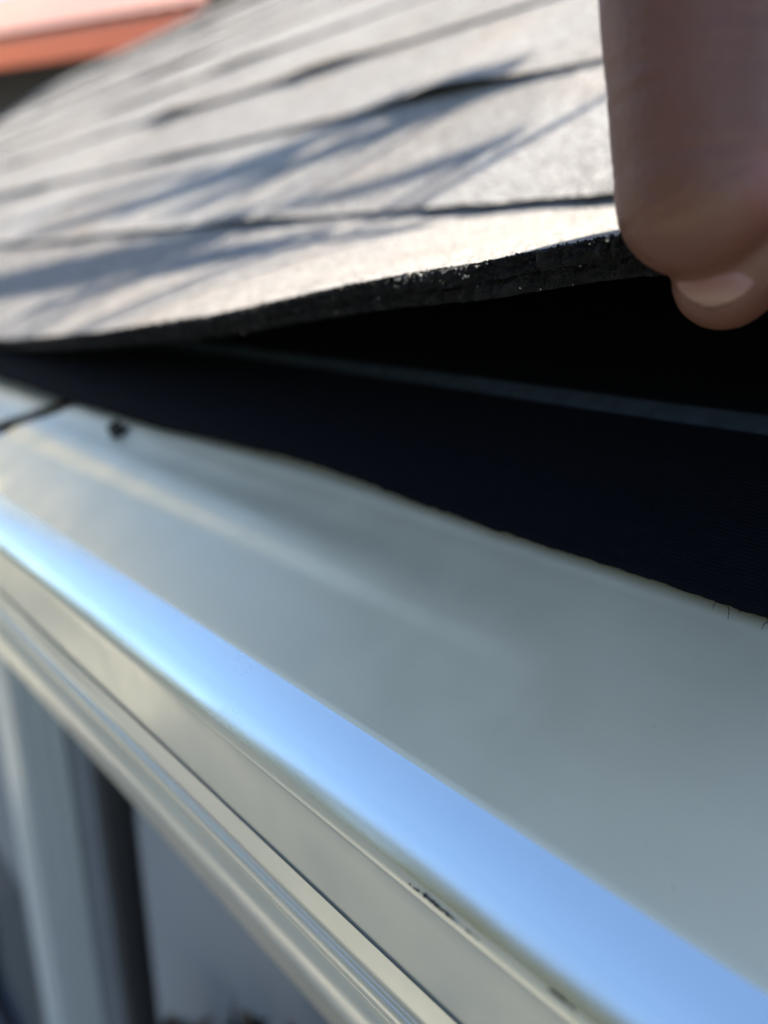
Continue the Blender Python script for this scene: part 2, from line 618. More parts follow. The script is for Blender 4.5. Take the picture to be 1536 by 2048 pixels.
cols = ycols(0.02, 0.42)
lifted = empty('roof_shingle', (AX, 0.2, AZ))
tag(lifted, 'pale grey eave shingle bent upward, its thick ragged black edge pinched by the fingers', 'shingle')
thk = lambda y: 0.0062 + 0.0022 * (1 - sstep(0.08, 0.5, y))
top_off = lambda y: 0.0016
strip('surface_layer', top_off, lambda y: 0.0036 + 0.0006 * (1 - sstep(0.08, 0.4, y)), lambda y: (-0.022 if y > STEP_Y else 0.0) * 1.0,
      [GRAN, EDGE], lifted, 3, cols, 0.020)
starter = strip('starter_layer', lambda y: top_off(y) - 0.0039 - 0.0007 * (1 - sstep(0.08, 0.4, y)), lambda y: 0.0034 + 0.0006 * (1 - sstep(0.08, 0.4, y)),
                lambda y: -0.012, [EDGE, EDGE], lifted, 5, cols, 0.014)
# loose granules stuck in the torn bitumen of the edge
mb = MB()
r = random.Random(11)
PATCH = solve_edge(862, 552)[0]
oct_v = [Vector(p) for p in ((1, 0, 0), (-1, 0, 0), (0, 1, 0), (0, -1, 0), (0, 0, 1), (0, 0, -1))]
oct_f = [(0, 2, 4), (2, 1, 4), (1, 3, 4), (3, 0, 4), (2, 0, 5), (1, 2, 5), (3, 1, 5), (0, 3, 5)]
for i in range(4200):
    y = 0.03 + 0.36 * r.random() ** 1.5
    if r.random() < 0.35:
        off, s = 0.0012 + r.uniform(-0.0005, 0.0004), 1.0 + r.uniform(-0.012, 0.004) + (-0.022 if y > STEP_Y else 0)
    elif r.random() < 0.5:
        off, s = r.uniform(-0.0035, 0.001), 1.004 + (-0.022 if y > STEP_Y else 0)
    else:
        off, s = r.uniform(-0.0072, -0.0034), 0.992
    p = sheet_pt(y, s + r.uniform(-0.004, 0.002), off)
    sz = r.uniform(0.00015, 0.00045)
    if off > 0.0006: sz *= 1.5
    R = Matrix.Rotation(r.uniform(0, 6.28), 3, Vector((r.uniform(-1, 1), r.uniform(-1, 1), r.uniform(-1, 1))).normalized())
    pale = r.random() < (0.09 if off > 0.0006 else 0.015)
    if abs(y - PATCH) < 0.014 and off > -0.0025 and r.random() < 0.85: pale = r.random() < 0.6; sz *= 1.15
    mb.add([p + R @ Vector((q.x * sz, q.y * sz * r.uniform(.6, 1.2), q.z * sz)) for q in oct_v], oct_f, 0 if pale else 1)
gr = mb.build('granules', [GRAN, EDGE], lifted)
gr['kind'] = 'stuff'

# ------------------------------------------------------------------ underlayment
def felt_edge_t(y):
    return 0.0905 + 0.0010 * fbm(y * 7, 4.4, 0.1) + 0.0003 * fbm(y * 55, 1.4, 0.1) + 0.0004 * fbm(y * 300, 1.4, 0.1, 2) + 0.004 * math.exp(-((y - 0.22) / 0.07) ** 2)


verts, faces, st = [], [], []
fy = [y for y in cols]
ft = [0.0, 0.002, 0.006, 0.012, 0.022, 0.034, 0.046, 0.0515, 0.0525, 0.0585, 0.0595, 0.066, 0.08, 0.1, 0.13, 0.18, 0.4, 1.2]
for y in fy:
    e = felt_edge_t(y)
    for q, s in enumerate(ft):
        kk = -0.0068 + 0.0010 * math.exp(-s / 0.01) * (0.6 + fbm(y * 14, 7.7, 0.5)) + 0.0016 * math.exp(-((y - 0.22) / 0.09) ** 2 - s / 0.02)
        kk += 0.0006 * fbm(y * 8, s * 20, 2.2) if s < 0.15 else 0
        if s > 0.15: kk = -0.0100 if s > 0.3 else -0.0085
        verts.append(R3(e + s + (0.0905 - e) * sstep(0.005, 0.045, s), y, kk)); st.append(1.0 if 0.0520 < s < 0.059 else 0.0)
m = len(ft)
for c in range(len(fy) - 1):
    for q in range(m - 1):
        faces.append((c * m + q, (c + 1) * m + q, (c + 1) * m + q + 1, c * m + q + 1))
n0 = len(verts)
for c in range(len(fy)):                                  # thickness along the front edge
    p = Vector(verts[c * m]); verts.append(p + Vector((-NX, 0, -NZ)) * 0.0009); st.append(0)
    p = Vector(verts[c * m + 4]); verts.append(p + Vector((-NX, 0, -NZ)) * 0.0012); st.append(0)
for c in range(len(fy) - 1):
    faces.append((c * m, n0 + 2 * c, n0 + 2 * c + 2, (c + 1) * m))
    faces.append((n0 + 2 * c, n0 + 2 * c + 1, n0 + 2 * c + 3, n0 + 2 * c + 2))
mb = MB()
r = random.Random(5)
for i in range(11):                                       # frayed threads
    y = r.uniform(0.03, 0.068) if i < 9 else r.uniform(0.07, 0.2)
    p = R3(felt_edge_t(y), y, -0.0062)
    d = Vector((-UX * r.uniform(0.4, 1), r.uniform(-0.7, 0.7), -UZ * r.uniform(0.2, 1))).normalized()
    L = r.uniform(0.0008, 0.0032)
    q = p + d * L * 0.5 + Vector((0, r.uniform(-1, 1), r.uniform(-1, 0.6))) * L * 0.25
    mb.tube([p - d * 0.0008, q, p + d * L + Vector((0, r.uniform(-1, 1), -r.random())) * L * 0.3], [0.00009, 0.00008, 0.00004], 5)
nv = len(verts)
verts += [Vector(q) for q in mb.v]; faces += [tuple(a + nv for a in f_) for f_ in mb.f]; st += [0.0] * len(mb.v)
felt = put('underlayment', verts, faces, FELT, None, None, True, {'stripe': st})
tag(felt, 'black woven underlayment sheet with a pale stripe in the gap under the raised shingle', 'underlayment')


# ------------------------------------------------------------------ gutter cover (two lengths) and gutter
SLOPE = 25.0
S15 = math.tan(math.radians(SLOPE))
BX_, BZ_ = RP(0.0933, -0.0105)
LX = (S15 * BX_ - BZ_) / (1.0212 + S15)
LZ = -1.0212 * LX
KG = LX / 0.0868                              # gutter keeps its place under the nose


RIBX = (S15 * BX_ - BZ_) / (0.672 + S15)


def cover_profile(rib):
    P = [RP(0.30, -0.0112), RP(0.20, -0.0112), RP(0.105, -0.0108)]
    for a in (34, 30, 24, 18, 15):                         # soft upper bend
        pass
    P += [(BX_ + 0.0035, BZ_ + 0.0021), (BX_ + 0.0012, BZ_ + 0.00055), (BX_ - 0.002, BZ_ - 0.0005)]
    n = 26
    for i in range(1, n):
        x = BX_ - 0.002 + (LX + 0.0016 - BX_ + 0.002) * i / n
        z = BZ_ - S15 * (BX_ - x)
        z += rib * 0.0015 * sstep(RIBX - 0.0026, RIBX + 0.0026, x) * (1 - sstep(RIBX + 0.006, RIBX + 0.02, x))
        P.append((x, z))
    # tight fold, then the long rounded nose down to the face
    x, z = LX + 0.0016, LZ + 0.0016 * S15
    P.append((x, z))
    path = [(SLOPE, 0.0004)] + [(SLOPE + 13 * (i + 1) / 5, 0.00035) for i in range(5)]
    nose = 16
    path += [(38 + 14 * (i / nose) + 32 * (i / nose) ** 5, 0.0195 / nose) for i in range(nose)]
    path += [(95, 0.0005), (104, 0.0006), (98, 0.0005)] + [(92, 0.0036)] * 8
    path += [(80, 0.0004), (60, 0.0004), (20, 0.0004), (-30, 0.0005), (-80, 0.0006)]
    for a, L in path:
        x -= math.cos(math.radians(a)) * L; z -= math.sin(math.radians(a)) * L
        P.append((x, z))
    hemx, hemz = x, z
    for a, L in [(-100, 0.002), (-95, 0.006)]:
        x -= math.cos(math.radians(a)) * L; z -= math.sin(math.radians(a)) * L
        P.append((x, z))
    return P


_P0 = cover_profile(0)
I_LIP = next(i for i, (x, z) in enumerate(_P0) if x < LX + 0.0002 and i > 12)
I_CREASE = next(i for i in range(len(_P0)) if _P0[i][1] / _P0[i][0] < math.tan(math.radians(-52.6)))


def cover(ya, yb, dz, cut=None, mb_name='gutter_cover'):
    ys_ = list(np.arange(ya, min(yb, 0.6), 0.006)) if ya < 0.6 else [ya]
    if ya < -0.3: ys_ = [ya] + list(np.arange(-0.3, min(yb, 0.6), 0.006))
    if ys_[-1] < yb - 1e-6: ys_.append(yb)
    prof = [cover_profile(sstep(0.07, 0.2, y)) for y in ys_]
    n = len(prof[0])
    V, Fc = [], []
    for lay, off in ((0, 0.0), (1, -0.0006)):
        for y, P in zip(ys_, prof):
            for i, (x, z) in enumerate(P):
                a = P[max(i - 1, 0)]; b = P[min(i + 1, n - 1)]
                d = Vector((b[0] - a[0], b[1] - a[1])).normalized()
                yy = y
                if cut:                                        # the meeting ends are snipped at a slant
                    ye, sl, which = cut
                    lim = ye + sl * (x - 0.14)
                    w_ = sstep(ye - 0.12, ye, y) if which > 0 else 1 - sstep(ye, ye + 0.12, y)
                    yy = y + (lim - ye) * w_
                V.append((x + d.y * off, yy, z + d.x * off + dz))
    m = len(ys_)
    out = []
    for lo_, hi_ in ((0, I_LIP), (I_LIP, I_CREASE), (I_CREASE, n - 1)):
        Fc = []
        for lay in (0, 1):
            for c in range(m - 1):
                for i in range(lo_, hi_):
                    q = lay * m * n + c * n + i
                    f = (q, q + 1, q + n + 1, q + n)
                    Fc.append(f if lay == 0 else f[::-1])
        for c in (0, m - 1):                              # cut ends
            for i in range(lo_, hi_):
                Fc.append((c * n + i, c * n + i + 1, m * n + c * n + i + 1, m * n + c * n + i))
        used = sorted({a for f in Fc for a in f})
        ix = {a: k for k, a in enumerate(used)}
        out.append(([V[a] for a in used], [tuple(ix[a] for a in f) for f in Fc]))
    root = put(mb_name, *out[0], COVER, None, None, True)
    put('nose', *out[1], NOSE, root, None, True)
    put('front_face', *out[2], FACE, root, None, True)
    return root


def on_cover(u, v, dz=0.0):
    d = ray(u, v)
    s = (BZ_ - S15 * BX_ + dz) / (d.z - S15 * d.x)
    return d * s


qa, qb = on_cover(180, 800), on_cover(0, 872)
SL = (qa.y - qb.y) / (qa.x - qb.x)
SEAM = qa.y + SL * (0.14 - qa.x)
cov1 = cover(-2.9, SEAM, 0.0, (SEAM, SL, 1))
tag(cov1, 'long satin metal gutter cover with a black screw and blue sky mirrored in its nose', 'gutter cover', 'gutter cover lengths along the eave')
cov2 = cover(SEAM + 0.042, 2.9, -0.005, (SEAM + 0.042, SL, -1))
tag(cov2, 'pale corner of the farther gutter cover beyond the dark open joint at left', 'gutter cover', 'gutter cover lengths along the eave')


# screw: washer, tapered hex head
sp = on_cover(240, 868)
nrm = Vector((-math.sin(math.radians(SLOPE)), 0, math.cos(math.radians(SLOPE))))
ta = Vector((math.cos(math.radians(SLOPE)), 0, math.sin(math.radians(SLOPE))))
mb = MB()
def lathe(mb, c, ax, prof, n, m=0):
    ax = Vector(ax).normalized(); a = ax.orthogonal().normalized(); b = ax.cross(a)
    v = []
    for r_, h_ in prof:
        v += [Vector(c) + ax * h_ + (a * math.cos(2 * math.pi * i / n) + b * math.sin(2 * math.pi * i / n)) * r_ for i in range(n)]
    f = [(j * n + i, j * n + (i + 1) % n, (j + 1) * n + (i + 1) % n, (j + 1) * n + i) for j in range(len(prof) - 1) for i in range(n)]
    f.append(tuple((len(prof) - 1) * n + i for i in range(n)))
    mb.add(v, f, m)
tilt = (nrm + Vector((-0.1, 0.25, 0))).normalized()
lathe(mb, sp, tilt, [(0.0052, -0.0004), (0.0054, 0.0005), (0.0050, 0.0012), (0.0034, 0.0014)], 20)
lathe(mb, sp, tilt, [(0.0036, 0.0012), (0.0036, 0.0056), (0.0028, 0.0064)], 6)
mb.build('screw', DARKMETAL, cov1)

# scuffs: crumbs of roofing tar smeared along the nose crease
def nose_pt(y, j):
    P = cover_profile(0)
    x, z = P[j]
    return Vector((x, y, z))
PN = cover_profile(0)
mb = MB()
r = random.Random(3)
def smear(mb, u, v, L, w, n, m=0):
    d = ray(u, v)
    best = min(range(30, len(PN)), key=lambda i: abs(PN[i][1] / PN[i][0] - d.z / d.x))
    y = PN[best][0] * d.y / d.x
    for i in range(n):
        yy = y + L * r.gauss(0, 0.33)
        j = best
        c = Vector((PN[j][0] - 0.00012, yy, PN[j][1] + r.gauss(0, w * 0.4)))
        sz = r.uniform(0.3, 1) * w
        mb.add([c + Vector((q.x * 0.00025, q.y * sz * r.uniform(1, 3), q.z * sz * 0.55)) for q in oct_v], oct_f, m)
smear(mb, 858, 1792, 0.007, 0.0004, 34)
smear(mb, 905, 1835, 0.003, 0.0003, 14)
smear(mb, 1120, 1992, 0.0045, 0.00035, 26)
smear(mb, 940, 1862, 0.004, 0.00016, 10)
mb.build('tar_scuff', EDGE, cov1)
mb = MB()
smear(mb, 910, 1836, 0.0008, 0.0004, 6)
mb.build('paint_chip', PALEW, cov1)

# grit washed off the shingles
mb = MB()
for i in range(45):
    x = r.uniform(LX + 0.004, BX_ - 0.006); y = 0.03 + 0.3 * r.random()
    sz = r.uniform(0.00010, 0.00028)
    c = Vector((x, y, BZ_ - S15 * (BX_ - x) + sz * 0.4))
    mb.add([c + Vector((q.x * sz * r.uniform(.7, 1.4), q.y * sz * r.uniform(.7, 1.6), q.z * sz * .7)) for q in oct_v], oct_f, 0)
gt = mb.build('grit', EDGE, cov1)
gt['kind'] = 'stuff'

# gutter under the cover
hx = 0.0790
P = [(0.2035, -0.100), (0.2035, -0.262), (0.138, -0.266)] + [(x * KG, z * KG) for x, z in [(0.113, -0.232), (0.098, -0.196), (0.0885, -0.172), (0.0815, -0.160)]]
bead = [(0.0786, -0.1556), (0.0772, -0.1530), (0.0768, -0.1500), (0.0771, -0.1470), (0.0778, -0.1450), (0.0789, -0.1438), (0.0790, -0.1422), (0.0776, -0.1410), (0.0770, -0.1390), (0.0774, -0.1368), (0.0790, -0.1358), (0.0815, -0.1360)]
P += [(x * KG, z * KG) for x, z in bead + [(0.086, -0.1362), (0.086, -0.1372)]]
mb = MB()
V, n = [], len(P)
inner = []
for i, (x, z) in enumerate(P):
    a = P[max(i - 1, 0)]; b = P[min(i + 1, n - 1)]
    d = Vector((b[0] - a[0], b[1] - a[1])).normalized()
    inner.append((x - d.y * -0.0007 * -1 * -1, z + d.x * 0.0007))
ys_ = [-2.9, -0.3] + list(np.arange(-0.28, 0.9, 0.02)) + [2.9]
for lay in (P, inner):
    for y in ys_: V += [(x, y, z) for x, z in lay]
Fc = []
m = len(ys_)
for lay in (0, 1):
    for c in range(m - 1):
        for i in range(n - 1):
            q = lay * m * n + c * n + i
            f = (q, q + n, q + n + 1, q + 1)
            Fc.append(f if lay == 0 else f[::-1])
gut = empty('gutter', (0.14, 0.0, -0.25))
tag(gut, 'pale metal gutter with a beaded front lip, running below the nose of the cover', 'gutter')
put('trough', V, Fc, GUTTER, gut, None, True)
hp = on_cover(18, 850)
for yy in (hp.y + 0.004, 1.4, -0.5):
    hang = MB(); hang.box((hp.x - 0.012, yy - 0.010, hp.z - 0.008), (0.2032, yy + 0.012, hp.z - 0.006))
    hang.build('hanger', NOSE, gut)

# downspout
dsp = empty('downspout', (0.225, 0.88, -2.49))
tag(dsp, 'pale blue grey fluted downspout fixed to the shaded wall at the lower left', 'downspout')
x0, x1, ya, yb = 0.196, 0.246, 0.842, 0.925
out = []
def fl(p, q, n, amp, nx, ny):
    o = []
    for i in range(n * 6):
        f_ = i / (n * 6)
        d = -amp * max(0, math.sin(2 * math.pi * f_ * n)) 
        o.append((p[0] + (q[0] - p[0]) * f_ + nx * d, p[1] + (q[1] - p[1]) * f_ + ny * d))
    return o
out += fl((x0, ya), (x1, ya), 3, 0.004, 0, -1) + fl((x1, ya), (x1, yb), 2, 0.003, 1, 0) + fl((x1, yb), (x0, yb), 2, 0.003, 0, 1) + fl((x0, yb), (x0, ya), 4, 0.004, -1, 0)
n = len(out)
V = [(x, y, -2.42) for x, y in out] + [(x, y, -0.267) for x, y in out]
put('pipe', V, [(i, (i + 1) % n, n + (i + 1) % n, n + i) for i in range(n)], SPOUT, dsp)
for z in (-1.45, -2.2):
    mb = MB()
    mb.box((x0 - 0.002, ya - 0.002, z), (x0 - 0.0002, yb + 0.002, z + 0.025)); mb.box((x0, ya - 0.002, z), (WX - 0.0005, ya - 0.0002, z + 0.025))
    mb.box((x0, yb + 0.0002, z), (WX - 0.0005, yb + 0.002, z + 0.025))
    mb.build('strap', SPOUT, dsp)
mb = MB()
mb.obox((0.17, 0.8835, -2.44), (0.06, 0, -0.03), (0, 0.04, 0), (0.02, 0, 0.04))
mb.build('outlet', SPOUT, dsp)

# ------------------------------------------------------------------ neighbour's house with the red roof
D1 = Vector((-0.406, 0.914, 0)).normalized(); D2 = Vector((0.914, 0.406, 0)).normalized()
E0 = ray(300, 55) * 7.0
nb = empty('neighbour_house', (E0.x, E0.y, -2.5))
tag(nb, 'distant house with pink red tiled roof and bright red fascia at upper left', 'house')
pt = math.tan(math.radians(28))
def NP(a, w, z): return E0 + D1 * a + D2 * w + Vector((0, 0, z))
mb = MB()
nw = 2.2
NV, NF = [], []
na = 120
for j in range(na + 1):                                   # rolled tiles: ribs up the slope, steps across it
    a = -4 + 14 * j / na
    for i in range(25):
        w = -0.25 + (nw + 0.25) * i / 24
        rib = 0.025 * abs(math.sin(a * math.pi / 0.24)) + 0.02 * (1 - (i % 3) / 3)
        NV.append(NP(a, w, 0.16 + w * pt + rib))
for j in range(na):
    for i in range(24):
        q = j * 25 + i
        NF.append((q, q + 25, q + 26, q + 1))
nroof = put('roof', NV, NF, REDROOF, nb)
mb.add([NP(a, w, z) for a in (-4, 10) for (w, z) in ((nw, nw * pt + .15), (2 * nw + .25, -.25 * pt + .15), (2 * nw + .25, -.25 * pt), (nw, nw * pt), (-.25, -.25 * pt), (-.25, -.25 * pt + .15))],
       [(0, 6, 7, 1), (1, 7, 8, 2), (2, 8, 9, 3), (3, 9, 10, 4), (4, 10, 11, 5), (0, 1, 2, 3), (0, 3, 4, 5), (6, 9, 8, 7), (6, 11, 10, 9)])
mb.build('roof_slab', REDROOF, nroof)
mb = MB()
mb.add([NP(a, w, z) for a in (-4.05, 10.05) for (w, z) in ((-.30, -.24), (-.255, -.24), (-.255, -0.03), (-.30, -0.03))],
       [(0, 1, 2, 3), (4, 7, 6, 5), (0, 4, 5, 1), (1, 5, 6, 2), (2, 6, 7, 3), (3, 7, 4, 0)])
mb.build('fascia', REDF, nb)
mb = MB()
def nbox(mb, a0, a1, w0, w1, z0, z1):
    mb.add([NP(a, w, 0) + Vector((0, 0, z - E0.z)) for z in (z0, z1) for (a, w) in ((a0, w0), (a1, w0), (a1, w1), (a0, w1))],
           [(0, 3, 2, 1), (4, 5, 6, 7), (0, 1, 5, 4), (1, 2, 6, 5), (2, 3, 7, 6), (3, 0, 4, 7)])
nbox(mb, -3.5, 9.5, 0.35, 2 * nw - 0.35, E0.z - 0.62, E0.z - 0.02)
mb.build('eave_shade_band', DARKTONE, nb)  # dark band paints the shade under the red eave onto the wall
mb = MB()
nbox(mb, -3.5, 9.5, 0.30, 2 * nw - 0.30, -2.5, E0.z - 0.621)
mb.build('wall', PALEW, nb)
mb = MB()
c = NP(0.62, 1.95, 0.16 + 1.95 * pt + 0.1)
su = (D2 + Vector((0, 0, pt))).normalized(); sn = D1.cross(su); sn = sn if sn.z > 0 else -sn
mb.obox(c, D1 * 0.30, su * 0.03, sn * 0.08); mb.obox(c + su * 0.35, D1 * 0.30, su * 0.03, sn * 0.08)
mb.obox(c + su * 0.175 + D1 * 0.27, D1 * 0.03, su * 0.145, sn * 0.08); mb.obox(c + su * 0.175 - D1 * 0.27, D1 * 0.03, su * 0.145, sn * 0.08)
mb.build('roof_vent', REDF, nroof)

# tall house added out of frame so its sunlit gable glows in the metal
th = empty('added_tall_house', (-1.8, 10.2, -2.5))
tag(th, 'tall cream house added out of frame, mirrored as a pale glow in the gutter cover', 'house')
q1, q2 = Vector((0.707, 0.707, 0)), Vector((-0.707, 0.707, 0))
tb = Vector((-1.8, 10.2, -2.5))
mb = MB()
out = [(0, 0), (3.1, 0), (3.1, 8.0), (1.55, 9.2), (0, 8.0)]
V = [tb + q1 * a + q2 * b + Vector((0, 0, z)) for b in (0, 1.8) for a, z in out]
mb.add(V, [(0, 1, 2, 3, 4), (9, 8, 7, 6, 5), (0, 5, 6, 1), (1, 6, 7, 2), (0, 4, 9, 5)])
mb.build('wall', PALEW, th)
for e, a0, z0 in ((0, -0.3, 7.82), (1, 3.4, 7.82)):
    mb = MB()
    V = [tb + q1 * a + q2 * b + Vector((0, 0, z)) for b in (-0.3, 2.1) for a, z in ((a0, z0), (1.55, 9.25), (1.55, 9.37), (a0, z0 + 0.12))]
    mb.add(V, [(0, 1, 2, 3), (7, 6, 5, 4), (0, 4, 5, 1), (1, 5, 6, 2), (2, 6, 7, 3), (3, 7, 4, 0)])
    mb.build('roof', DARKTONE, th)
for a0 in (0.45, 1.85):
    fr = MB()
    for z in (4.6,):
        for da, dz_, w_, h_ in ((0, 0, 0.8, 0.06), (0, 1.24, 0.8, 0.06), (0, 0.06, 0.06, 1.18), (0.74, 0.06, 0.06, 1.18)):
            c = tb + q1 * (a0 + da + w_ / 2) - q2 * 0.02 + Vector((0, 0, z + dz_ + h_ / 2))
            fr.obox(c, q1 * (w_ / 2), q2 * 0.03, Vector((0, 0, h_ / 2)))
    wf = fr.build('window', SPOUT, th)
    p = MB(); p.obox(tb + q1 * (a0 + 0.4) - q2 * 0.004 + Vector((0, 0, 4.6 + 0.65)), q1 * 0.338, q2 * 0.003, Vector((0, 0, 0.588)))
    p.build('pane', GLASS, wf)

# ------------------------------------------------------------------ vegetation
def leaf_cloud(mb, centre, rad, n, size, r, clumps=14):
    cs = []
    for _ in range(clumps):
        d = Vector((r.gauss(0, 1), r.gauss(0, 1), r.gauss(0, 1))).normalized() * r.uniform(0.35, 0.95)
        cs.append((Vector((centre[0] + d.x * rad[0], centre[1] + d.y * rad[1], centre[2] + d.z * rad[2])), r.uniform(0.25, 0.45)))
    for _ in range(n):
        c, q = r.choice(cs)
        d = Vector((r.gauss(0, 1), r.gauss(0, 1), r.gauss(0, 1))).normalized() * r.random() ** 0.5 * q
        p = c + Vector((d.x * rad[0], d.y * rad[1], d.z * rad[2]))
        a = Vector((r.gauss(0, 1), r.gauss(0, 1), r.gauss(0, 1))).normalized()
        b = a.orthogonal().normalized()
        s = size * r.uniform(0.6, 1.3)
        mb.add([p - a * s, p + b * s * 0.4, p + a * s, p - b * s * 0.4], [(0, 1, 2, 3)])
    return [c for c, _ in cs]


tree = empty('tree', (3.3, 1.4, -2.5))
tag(tree, 'leafy tree behind the shingled roof, a bare limb reaching over the ridge', 'tree')
r = random.Random(21)
mb = MB()
cen = leaf_cloud(mb, (2.7, 4.2, 5.0), (2.3, 2.3, 1.9), 7000, 0.10, r, 22)
mb.build('crown', LEAF, tree)
mb = MB()
mb.tube([(3.3, 1.4, -2.5), (3.28, 1.45, -1), (3.2, 1.7, 0.8), (3.0, 2.3, 2.2), (2.8, 3.2, 3.4), (2.7, 4.0, 4.8)], [0.17, 0.14, 0.125, 0.11, 0.08, 0.05], 10)
for c in cen[:12]:
    mb.tube([(2.85, 3.0, 3.1), Vector((2.85, 3.0, 3.1)).lerp(c, 0.5) + Vector((0, 0, 0.2)), c], [0.05, 0.03, 0.01], 6)
mb.build('trunk', BARK, tree)
added_tree = empty('tree', (3.4, 5.4, -2.5))  # added out of view: its crown greys the reflection in the cover
tag(added_tree, 'broad leafy tree added out of frame past the far gable, its crown mirrored in the gutter cover', 'tree')
r = random.Random(31)
mb = MB()
cen2 = leaf_cloud(mb, (0.9, 3.5, 5.3), (2.6, 3.0, 1.4), 17000, 0.12, r, 40)
mb.build('crown', LEAF, added_tree)
mb = MB()
mb.tube([(3.4, 5.4, -2.5), (3.35, 5.35, -0.5), (3.2, 5.1, 1.5), (2.5, 4.5, 3.5), (1.2, 3.6, 4.9)], [0.16, 0.14, 0.12, 0.09, 0.04], 10)
for c in cen2[:12]:
    mb.tube([(2.4, 4.45, 3.6), Vector((2.4, 4.45, 3.6)).lerp(c, 0.5) + Vector((0, 0, 0.15)), c], [0.05, 0.03, 0.01], 6)
mb.build('trunk', BARK, added_tree)
r = random.Random(41)
mb = MB()
for i in range(17):
    yy = -6 + 2.1 * i
    leaf_cloud(mb, (-10 + r.uniform(-1, 1) + max(0, yy - 8) * 0.35, yy, (0.9 if yy < 9 else -0.8) + r.uniform(-.4, .6)), (2.3, 2.3, 3.9 if yy < 9 else 2.3), 2200, 0.27, r, 12)
tl = mb.build('added_tree_line', LEAF)  # added out of view to keep the bright horizon out of the nose
tag(tl, 'row of leafy trees added out of frame across the lawn, mirrored in the gutter nose', 'trees', kind='stuff')
# limb over the roof: its twigs shade the lower courses
mb = MB()
def shade_twig(a, b, rad, dist, k=0.0, bow=0.0):
    ta_, ya_ = on_roof(*a, k); tb_, yb_ = on_roof(*b, k)
    rad *= 1.6; dist *= 1.8
    A = R3(ta_, ya_, k) + SUN * dist; B = R3(tb_, yb_, k) + SUN * (dist * 1.05)
    M = A.lerp(B, 0.5) + Vector((0, 0, bow))
    ext = (B - A) * 0.12
    mb.tube([A - ext * 0.3, A.lerp(M, 0.5) + Vector((0.0, 0, bow * 0.3)), M, M.lerp(B, 0.5), B + ext], [rad, rad * 1.05, rad * 0.95, rad * 0.8, rad * 0.45], 7)
    return A
roots = []
tw = [((985, 180), (380, 425), 0.0030, 0.40, 0.004), ((880, 215), (330, 440), 0.0016, 0.38, 0.0), ((760, 238), (200, 440), 0.0026, 0.40, -0.003),
      ((1000, 300), (560, 440), 0.0022, 0.38, 0.002), ((1214, 205), (850, 425), 0.0012, 0.36, 0.0),
      ((560, 330), (60, 480), 0.0030, 0.40, 0.002), ((400, 345), (-40, 470), 0.0016, 0.38, 0.0),
      ((620, 495), (180, 590), 0.0024, 0.34, 0.002), ((420, 490), (-60, 580), 0.0042, 0.36, 0.0), ((300, 545), (-150, 625), 0.0034, 0.35, 0.0),
      ((480, 575), (60, 650), 0.0026, 0.34, 0.0), ((800, 505), (380, 600), 0.0020, 0.34, 0.001)]
for a, b, rad, dist, bow in tw:
    roots.append(shade_twig(a, b, rad, dist, 0.0, bow))
hub = Vector((1.25, 0.75, 1.80))
mb.tube([(2.8, 3.2, 3.4), (2.6, 1.9, 3.5), (1.9, 1.2, 2.7), hub], [0.06, 0.045, 0.03, 0.018], 8)
for A in roots:
    mid = hub.lerp(A, 0.55) + Vector((0.02, 0.0, 0.05))
    mb.tube([hub, mid, A], [0.006, 0.0035, 0.002], 6)
mb.build('limb', BARK, tree)

shrub = empty('shrub', (0.2, 0.42, -2.5))
tag(shrub, 'dark narrow shrub against the grey wall, its tips at the lower edge', 'shrub')
r = random.Random(4)
fol, stm = MB(), MB()
for (x, y, top) in ((0.205, 0.505, -0.60), (0.215, 0.495, -0.66), (0.20, 0.44, -0.545), (0.212, 0.43, -0.60), (0.195, 0.355, -0.455), (0.21, 0.345, -0.50), (0.2, 0.30, -0.43), (0.205, 0.38, -0.56), (0.2, 0.47, -0.64), (0.215, 0.54, -0.70)):
    stm.tube([(0.19, 0.42, -2.5), (x, (y + 0.42) / 2, -1.5), (x, y, top - 0.02)], [0.008, 0.006, 0.002], 5)
    for q in range(330):
        f_ = r.random() ** 1.6
        z = top - 0.035 - f_ * 1.2
        w_ = 0.006 + min(0.030, 0.12 * f_)
        p = Vector((min(0.235, x + r.gauss(0, w_ * 0.6)), y + r.gauss(0, w_), z))
        a = Vector((r.gauss(0, .6), r.gauss(0, .6), r.uniform(0.2, 1.2))).normalized(); b = a.orthogonal().normalized()
        sz = r.uniform(0.008, 0.018)
        fol.add([p - a * sz, p + b * sz * 0.4, p + a * sz, p - b * sz * 0.4], [(0, 1, 2, 3)])
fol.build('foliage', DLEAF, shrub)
stm.build('stem', BARK, shrub)

# ------------------------------------------------------------------ the hand
person = empty('person', at(1800, 200, 0.17))
tag(person, 'hand pinching the raised shingle edge, thumb above and fingertip with pink nail below', 'person')
mb = MB()
bones = []


def ico(c, r_):
    bm = bmesh.new()
    bmesh.ops.create_icosphere(bm, subdivisions=3, radius=r_)
    v = [Vector(c) + q.co for q in bm.verts]; f = [[x.index for x in q.verts] for q in bm.faces]
    bm.free()
    mb.add(v, f)


def chain(pts):
    for i in range(len(pts) - 1):
        (a, ra), (b, rb) = pts[i], pts[i + 1]
        n = max(2, int((b - a).length / (min(ra, rb) * 0.22)))
        for j in range(n + (1 if i == len(pts) - 2 else 0)):
            f_ = j / n
            ico(a.lerp(b, f_), ra + (rb - ra) * f_)


